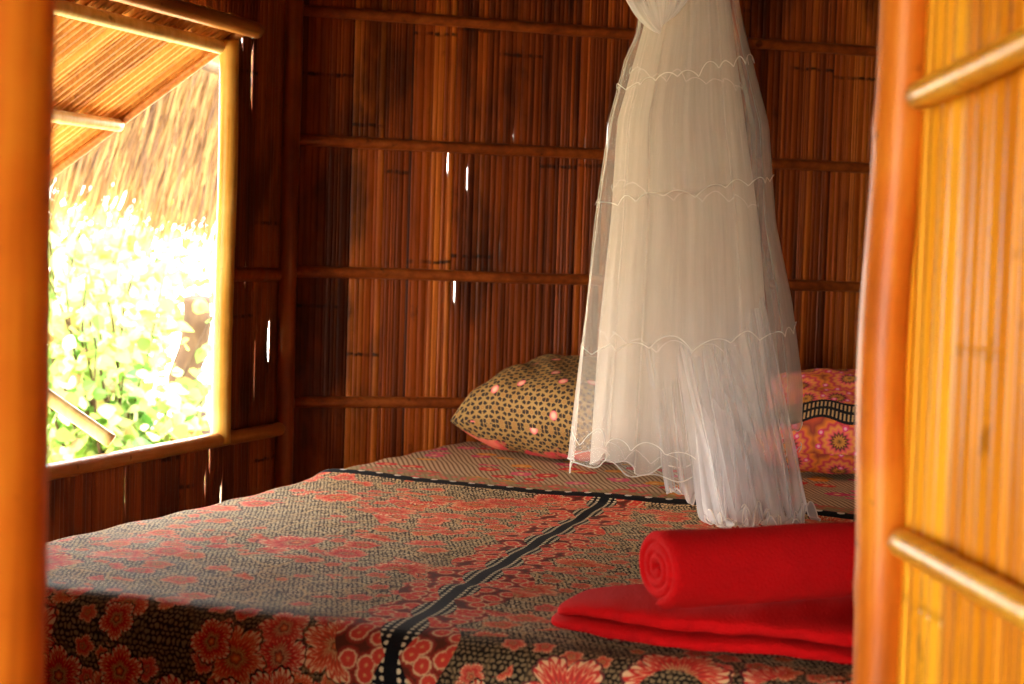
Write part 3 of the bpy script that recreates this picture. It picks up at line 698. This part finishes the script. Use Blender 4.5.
# tied bundle hanging in front at the top
bm = bmesh.new(); uvl = bm.loops.layers.uv.new('UVMap'); rows, uvs = [], []
for i in range(31):
    t = i / 30; z = 1.575 - .155 * t; rr = .078 * (math.sin(PI * min(1, (.18 + .82 * t))) ** .55 if t < 1 else 0) * (1 - .25 * t)
    rr = max(rr, .002); row, ur = [], []
    for j in range(90):
        a = 2 * PI * j / 90; k = 1 + .05 * math.sin(13 * a + 6 * t) + .03 * math.sin(23 * a - 9 * t)
        row.append(Vector((-.098 + rr * k * math.cos(a) + .018 * (t - .5), -.115 + rr * .8 * k * math.sin(a), z + .012 * math.cos(a)))); ur.append((a * .1, z))
    rows.append(row); uvs.append(ur)
quads(bm, rows, True, uvs, uvl); obj('tied_bundle', bm, M['net_trail'], net)
bm = bmesh.new(); tube(bm, [(-.01, 0, 1.74), (-.01, 0, 1.95), (-.005, 0, 2.30)], [.03, .012, .004], 10); obj('hanging_cord', bm, M['net_lace'], net)
# rafter carrying the net
bm = bmesh.new(); bamboo(bm, (-2.1, NET.y, 2.10), (.8, NET.y, 2.10), .03, seed=3); 
for v in bm.verts: v.co.z += .215
o = obj('trim_5', bm, M['post_dark']); tag(o, 'dark bamboo rafter across the room carrying the net', 'rafter', kind='structure')

# ------------------------------------------------------------------ towels
m, g, b = material('red_terry'); tc_ = g.new('ShaderNodeTexCoord').outputs['Object']
n1 = g.noise(tc_, 240, 2, .7); n2 = g.noise(tc_, 9, 3, .6)
g.put(b.inputs['Base Color'], g.mix(n2, (.46, .002, .003), (.62, .004, .005))); b.inputs['Roughness'].default_value = .95
b.inputs['Specular IOR Level'].default_value = .1; b.inputs['Sheen Weight'].default_value = .08; b.inputs['Sheen Tint'].default_value = (1, .1, .08, 1); b.inputs['Sheen Roughness'].default_value = .5
g.put(b.inputs['Normal'], g.bump(g.m('ADD', n1, n2), .9, .004)); M['towel'] = m

def sweep_band(name, prof, thick, L, taper, mat, endr=.4, n=60, seed=0, sag=None):
    """prof: centre-line points (y,z) of a long cloth folded or rolled; swept along x with the given thickness"""
    P = [Vector((0, a, b_)) for a, b_ in prof]; N_ = len(P); out, inn = [], []
    for i in range(N_):
        t = (P[min(i + 1, N_ - 1)] - P[max(i - 1, 0)]).normalized(); nn = Vector((0, -t.z, t.y))
        out.append(P[i] + nn * thick / 2); inn.append(P[i] - nn * thick / 2)
    tip0 = [P[0] - (P[1] - P[0]).normalized() * thick * .35]; tip1 = [P[-1] + (P[-1] - P[-2]).normalized() * thick * .35]
    ring = tip0 + out + tip1 + inn[::-1]; cy_ = sum((p.y for p in P)) / N_; cz_ = sum((p.z for p in P)) / N_
    bm = bmesh.new(); rows = []
    for i in range(n + 1):
        x = L * i / n; k = taper(i / n)
        row = []
        for q, p in enumerate(ring):
            w = noise.noise(Vector((x * 7, p.y * 14, p.z * 14 + seed))) * .005
            row.append(Vector((x + (w * .6), cy_ + (p.y - cy_) * k[0] + w * .6, (cz_ + (p.z - cz_) * k[1]) + w * .5)))
        rows.append(row)
    # rounded ends: shrink thickness towards the band centre-line
    def shrink(row, f, dx):
        m_ = len(out); R2 = []
        for q, p in enumerate(row):
            if q == 0 or q == m_ + 1: R2.append(p + Vector((dx, 0, 0))); continue
            opp = row[(2 * m_ + 2 - q) % (2 * m_ + 2)]
            R2.append(p.lerp((p + opp) / 2, f) + Vector((dx, 0, 0)))
        return R2
    h = thick * .35
    rows = [shrink(rows[0], .75, -h), shrink(rows[0], .35, -h * .7)] + rows + [shrink(rows[-1], .35, h * .7), shrink(rows[-1], .75, h)]
    V = quads(bm, rows, True); m_ = len(out); T = 2 * m_ + 2
    for vr, flip in ((V[0], 1), (V[-1], 0)):
        for q in range(0, m_ + 1):
            a, b_, c, d_ = vr[q], vr[q + 1], vr[(T - q - 1) % T], vr[(T - q) % T]
            fs = []
            for v in (a, b_, c, d_):
                if v not in fs: fs.append(v)
            if len(fs) >= 3:
                try: bm.faces.new(fs)
                except ValueError: pass
    bmesh.ops.recalc_face_normals(bm, faces=bm.faces)
    return bm
# rolled towel: a spiral with a loose tail
sp = []; turns = 3.1
for i in range(120):
    t = i / 119; a = 2 * PI * turns * t; r = .006 + (.048 - .006) * t
    sp.append((r * math.cos(a + 3.9) * 1.06, r * math.sin(a + 3.9) * .94))
bm = sweep_band('t', sp, .0165, .40, lambda t: (1.0 - .02 * t, 1.0), M['towel'], seed=3)
roll = obj('rolled_towel', bm, M['towel'])
roll.location = (-.572, 2.052, .5745); roll.rotation_euler = (0, 0, math.radians(46))
tag(roll, 'red towel rolled up, resting on top of the folded red towel', 'towel', 'red towels on the bed')
# folded towel: two thick layers closed at the fold
R_, hl = .019, .155
fp = [(hl - .02, R_ * 2 + .001 + .004 * 0)]
fold_path = []
for i in range(30): fold_path.append((-.15 + .30 * i / 29, .0))
for i in range(1, 10): a = -PI / 2 + PI * i / 10; fold_path.append((.15 + .020 * math.cos(a), .020 + .020 * math.sin(a)))
for i in range(30): fold_path.append((.15 - .30 * i / 29, .040))
def folded():
    """thick towel folded in half, the fold at its left end, edges softly rounded"""
    bm = bmesh.new(); n = 90; m_ = 40; L = .50; D = .24; T = .023
    for lay in range(2):
        rows = []
        for i in range(n + 1):
            t = i / n; x = L * t
            nose = math.sqrt(max(0, 1 - (1 - min(1, x / .10)) ** 2))            # plan and height close at the left end
            row = []
            for j in range(m_):
                a = 2 * PI * j / m_; cx_, sz_ = math.cos(a), math.sin(a)
                e = .35
                yy = (abs(cx_) ** e) * (1 if cx_ > 0 else -1) * D / 2 * (.42 + .58 * min(1, math.sqrt(x / .17 + .001))); zz = (abs(sz_) ** .7) * (1 if sz_ > 0 else -1) * T / 2
                zz *= .30 + .70 * nose if lay == 1 else .35 + .65 * nose
                zc = T / 2 + lay * (T * (.55 + .38 * nose)) - (1 - nose) * .003 * lay
                hump = lay * .007 * math.sin(PI * min(1, max(0, (x - .05) / .45))) * (.5 + .5 * math.cos(PI * yy / D)) + lay * .004 * t
                w = .004 * noise.noise(Vector((x * 8, yy * 8, lay * 5 + (zz > 0)))) + .0018 * noise.noise(Vector((x * 30, yy * 30, lay)))
                row.append(Vector((x + .010 * lay * (1 - nose) - .02 * (yy / D) * 0, yy + w, zc + zz + hump * (.4 + .6 * (zz > 0)) + w)))
            rows.append(row)
        V = quads(bm, rows, True); bm.faces.new(V[0]); bm.faces.new(V[-1])
    bmesh.ops.recalc_face_normals(bm, faces=bm.faces)
    return bm
ft = obj('folded_towel', folded(), M['towel']); ft.modifiers.new('sub', 'SUBSURF').render_levels = 1
ft.location = (-.744, 2.168, .466); ft.rotation_euler = (0, 0, math.radians(4))
tag(ft, 'red towel folded flat on the foot of the bed under the rolled one', 'towel', 'red towels on the bed')

# ------------------------------------------------------------------ outside
m, g, b = material('dry_ground'); tc_ = g.new('ShaderNodeTexCoord').outputs['Object']
g.put(b.inputs['Base Color'], g.mix(g.noise(tc_, 3, 5, .6), (.42, .30, .14), (.60, .48, .26))); b.inputs['Roughness'].default_value = 1
bm = bmesh.new(); rows = []
for i in range(61):
    rows.append([Vector((-16 + 24 * i / 60, -10 + 24 * j / 60, -.42 + .05 * noise.noise(Vector((i * .3, j * .3, 0))))) for j in range(61)])
quads(bm, rows); bmesh.ops.recalc_face_normals(bm, faces=bm.faces); o = obj('ground', bm, m); tag(o, 'sunlit dry ground outside the hut', 'ground', kind='structure')

m, g, b = material('sunlit_leaf'); at = g.new('ShaderNodeAttribute', attribute_name='rnd'); c = g.sep(at.outputs['Color'])
g.put(b.inputs['Base Color'], g.ramp(c[0], [(0, (.04, .11, .015)), (.35, (.20, .34, .05)), (.75, (.50, .60, .24)), (1, (.20, .09, .03))]))
b.inputs['Roughness'].default_value = .45
t = g.new('ShaderNodeBsdfTranslucent'); g.put(t.inputs[0], g.ramp(c[0], [(0, (.10, .24, .03)), (.6, (.36, .52, .10)), (1, (.28, .14, .04))]))
ad = g.new('ShaderNodeMixShader'); ad.inputs[0].default_value = .45; g.l.new(b.outputs[0], ad.inputs[1]); g.l.new(t.outputs[0], ad.inputs[2]); g.l.new(ad.outputs[0], m.node_tree.nodes['Material Output'].inputs[0])
M['leaf'] = m
def shrub(name, cx_, cy_, z0, z1, rx, ry, n, size, label, cat='shrub', seed=0, group='shrubs beyond the window'):
    R = random.Random(seed); root = empty(name, (cx_, cy_, -.42)); tag(root, label, cat, group)
    bm = bmesh.new(); cl = bm.loops.layers.float_color.new('rnd'); stems = []
    for k in range(max(8, n // 60)):
        a = R.uniform(0, 2 * PI); r = R.random() ** .5
        tip = Vector((rx * r * math.cos(a), ry * r * math.sin(a), R.uniform(z0 + .3 * (z1 - z0), z1) + .42))
        base = Vector((R.uniform(-.1, .1), R.uniform(-.1, .1), 0))
        mid = base.lerp(tip, .5) + Vector((R.uniform(-.15, .15), R.uniform(-.15, .15), .1))
        pts = [base.lerp(mid, q / 6).lerp(mid.lerp(tip, q / 6), q / 6) for q in range(7)]
        stems.append(pts)
        for q in range(60):
            u_ = R.random() ** .7; p = base.lerp(mid, u_).lerp(mid.lerp(tip, u_), u_) + Vector((R.gauss(0, .11), R.gauss(0, .11), R.gauss(0, .09)))
            if p.z < z0 + .42: continue
            s_ = size * R.uniform(.55, 1.25); d = Vector((R.gauss(0, 1), R.gauss(0, 1), R.gauss(-.5, .6))).normalized()
            sd_ = d.cross(Vector((R.gauss(0, 1), R.gauss(0, 1), R.gauss(0, 1)))).normalized(); nn = d.cross(sd_)
            prof = ((0, 0), (.12, .30), (.35, .42), (.65, .30), (1, 0))
            L_ = [bm.verts.new(p + d * s_ * a_ + sd_ * s_ * b_ + nn * s_ * .12 * b_) for a_, b_ in prof]
            R2 = [bm.verts.new(p + d * s_ * a_ - sd_ * s_ * b_ + nn * s_ * .12 * b_) for a_, b_ in prof[1:-1]]
            midv = [bm.verts.new(p + d * s_ * a_) for a_, b_ in prof[1:-1]]
            col = (R.random(), R.random(), 0, 1); fs = []
            fs += [bm.faces.new((L_[0], L_[1], midv[0])), bm.faces.new((L_[0], midv[0], R2[0]))]
            for w_ in range(2):
                fs += [bm.faces.new((L_[w_ + 1], L_[w_ + 2], midv[w_ + 1], midv[w_])), bm.faces.new((midv[w_], midv[w_ + 1], R2[w_ + 1], R2[w_]))]
            fs += [bm.faces.new((L_[3], L_[4], midv[2])), bm.faces.new((midv[2], L_[4], R2[2]))]
            for f_ in fs:
                for lp in f_.loops: lp[cl] = col
    obj('foliage', bm, M['leaf'], root, smooth=False)
    bs = bmesh.new()
    for pts in stems: tube(bs, pts, [.012 * (1 - .12 * q) for q in range(7)], 6)
    obj('stems', bs, M['trunk'], root)
    return root
M['trunk'] = mat_pole('brown_bark', (.02, .010, .004), (.05, .025, .010), (.10, .06, .025), rough=.9, grain=25)
shrub('shrub', -4.25, 6.25, -.3, .95, .42, .65, 2600, .075, 'leafy yellow green vine shrub right behind the window sill', seed=1)
shrub('shrub', -5.6, 7.7, -.3, 1.15, .55, .9, 2200, .085, 'pale green shrub behind the nearer vine shrub', seed=2)
shrub('shrub', -7.2, 10.0, -.2, 1.85, 1.0, 1.2, 2400, .11, 'tall sunlit shrub under the thatched eave', seed=3)
bm = bmesh.new(); pts = [(-4.62 + .04 * math.sin(k), 7.45 + .03 * math.cos(k * 2), -.42 + .14 * k) for k in range(9)]
tube(bm, pts, [.11, .10, .09, .09, .085, .08, .08, .075, .07], 14)
for v in bm.verts: v.co += v.co.normalized() * .012 * noise.noise(v.co * 9)
o = obj('tree_trunk', bm, M['trunk']); tag(o, 'rough brown tree trunk behind the right jamb of the window', 'tree trunk')
# thatched eave of the neighbouring roof
m, g, b = material('straw_thatch'); at = g.new('ShaderNodeAttribute', attribute_name='rnd'); c = g.sep(at.outputs['Color'])
g.put(b.inputs['Base Color'], g.ramp(c[0], [(0, (.05, .018, .003)), (.5, (.18, .078, .012)), (1, (.38, .21, .05))])); b.inputs['Roughness'].default_value = .8
tr = g.new('ShaderNodeBsdfTranslucent'); g.put(tr.inputs[0], (.16, .08, .018, 1)); ad = g.new('ShaderNodeMixShader'); ad.inputs[0].default_value = .35
g.l.new(b.outputs[0], ad.inputs[1]); g.l.new(tr.outputs[0], ad.inputs[2]); g.l.new(ad.outputs[0], m.node_tree.nodes['Material Output'].inputs[0]); M['thatch'] = m
R = random.Random(5)
th = empty('thatched_roof', (-5.0, 7.7, 0)); tag(th, 'straw thatched eave hanging beyond the window', 'thatched roof')
bm = bmesh.new(); cl = bm.loops.layers.float_color.new('rnd')
ed0 = Vector((.10, -.55, .12)); ed1 = Vector((-.25, 1.9, -.10)); down = Vector((-.10, -.55, -.83)).normalized()
for k in range(5200):
    s_ = R.random(); q = R.random(); base = ed0.lerp(ed1, s_) + Vector((0, 0, 2.20)) - down * (-.0) + down * (q * .95)
    ln_ = R.uniform(.25, .55); d = (down + Vector((R.gauss(0, .10), R.gauss(0, .10), R.gauss(0, .08)))).normalized()
    if q > .7: d = (d + Vector((0, 0, -.5 * R.random()))).normalized()
    w_ = R.uniform(.004, .010); sd_ = d.cross(Vector((.3, .3, 1))).normalized() * w_; lift = Vector((0, 0, R.uniform(-.03, .03)))
    p = base + lift; v = [bm.verts.new(p - sd_), bm.verts.new(p + sd_), bm.verts.new(p + d * ln_ + sd_ * .3), bm.verts.new(p + d * ln_ - sd_ * .3)]
    f_ = bm.faces.new(v); col = (R.random(), 0, 0, 1)
    for lp in f_.loops: lp[cl] = col
obj('straw', bm, M['thatch'], th, smooth=False)
bm = bmesh.new(); bamboo(bm, ed0 + Vector((.12, .1, 1.86)), ed1 + Vector((.12, .1, 2.0)), .03); obj('eave_pole', bm, M['trunk'], th)
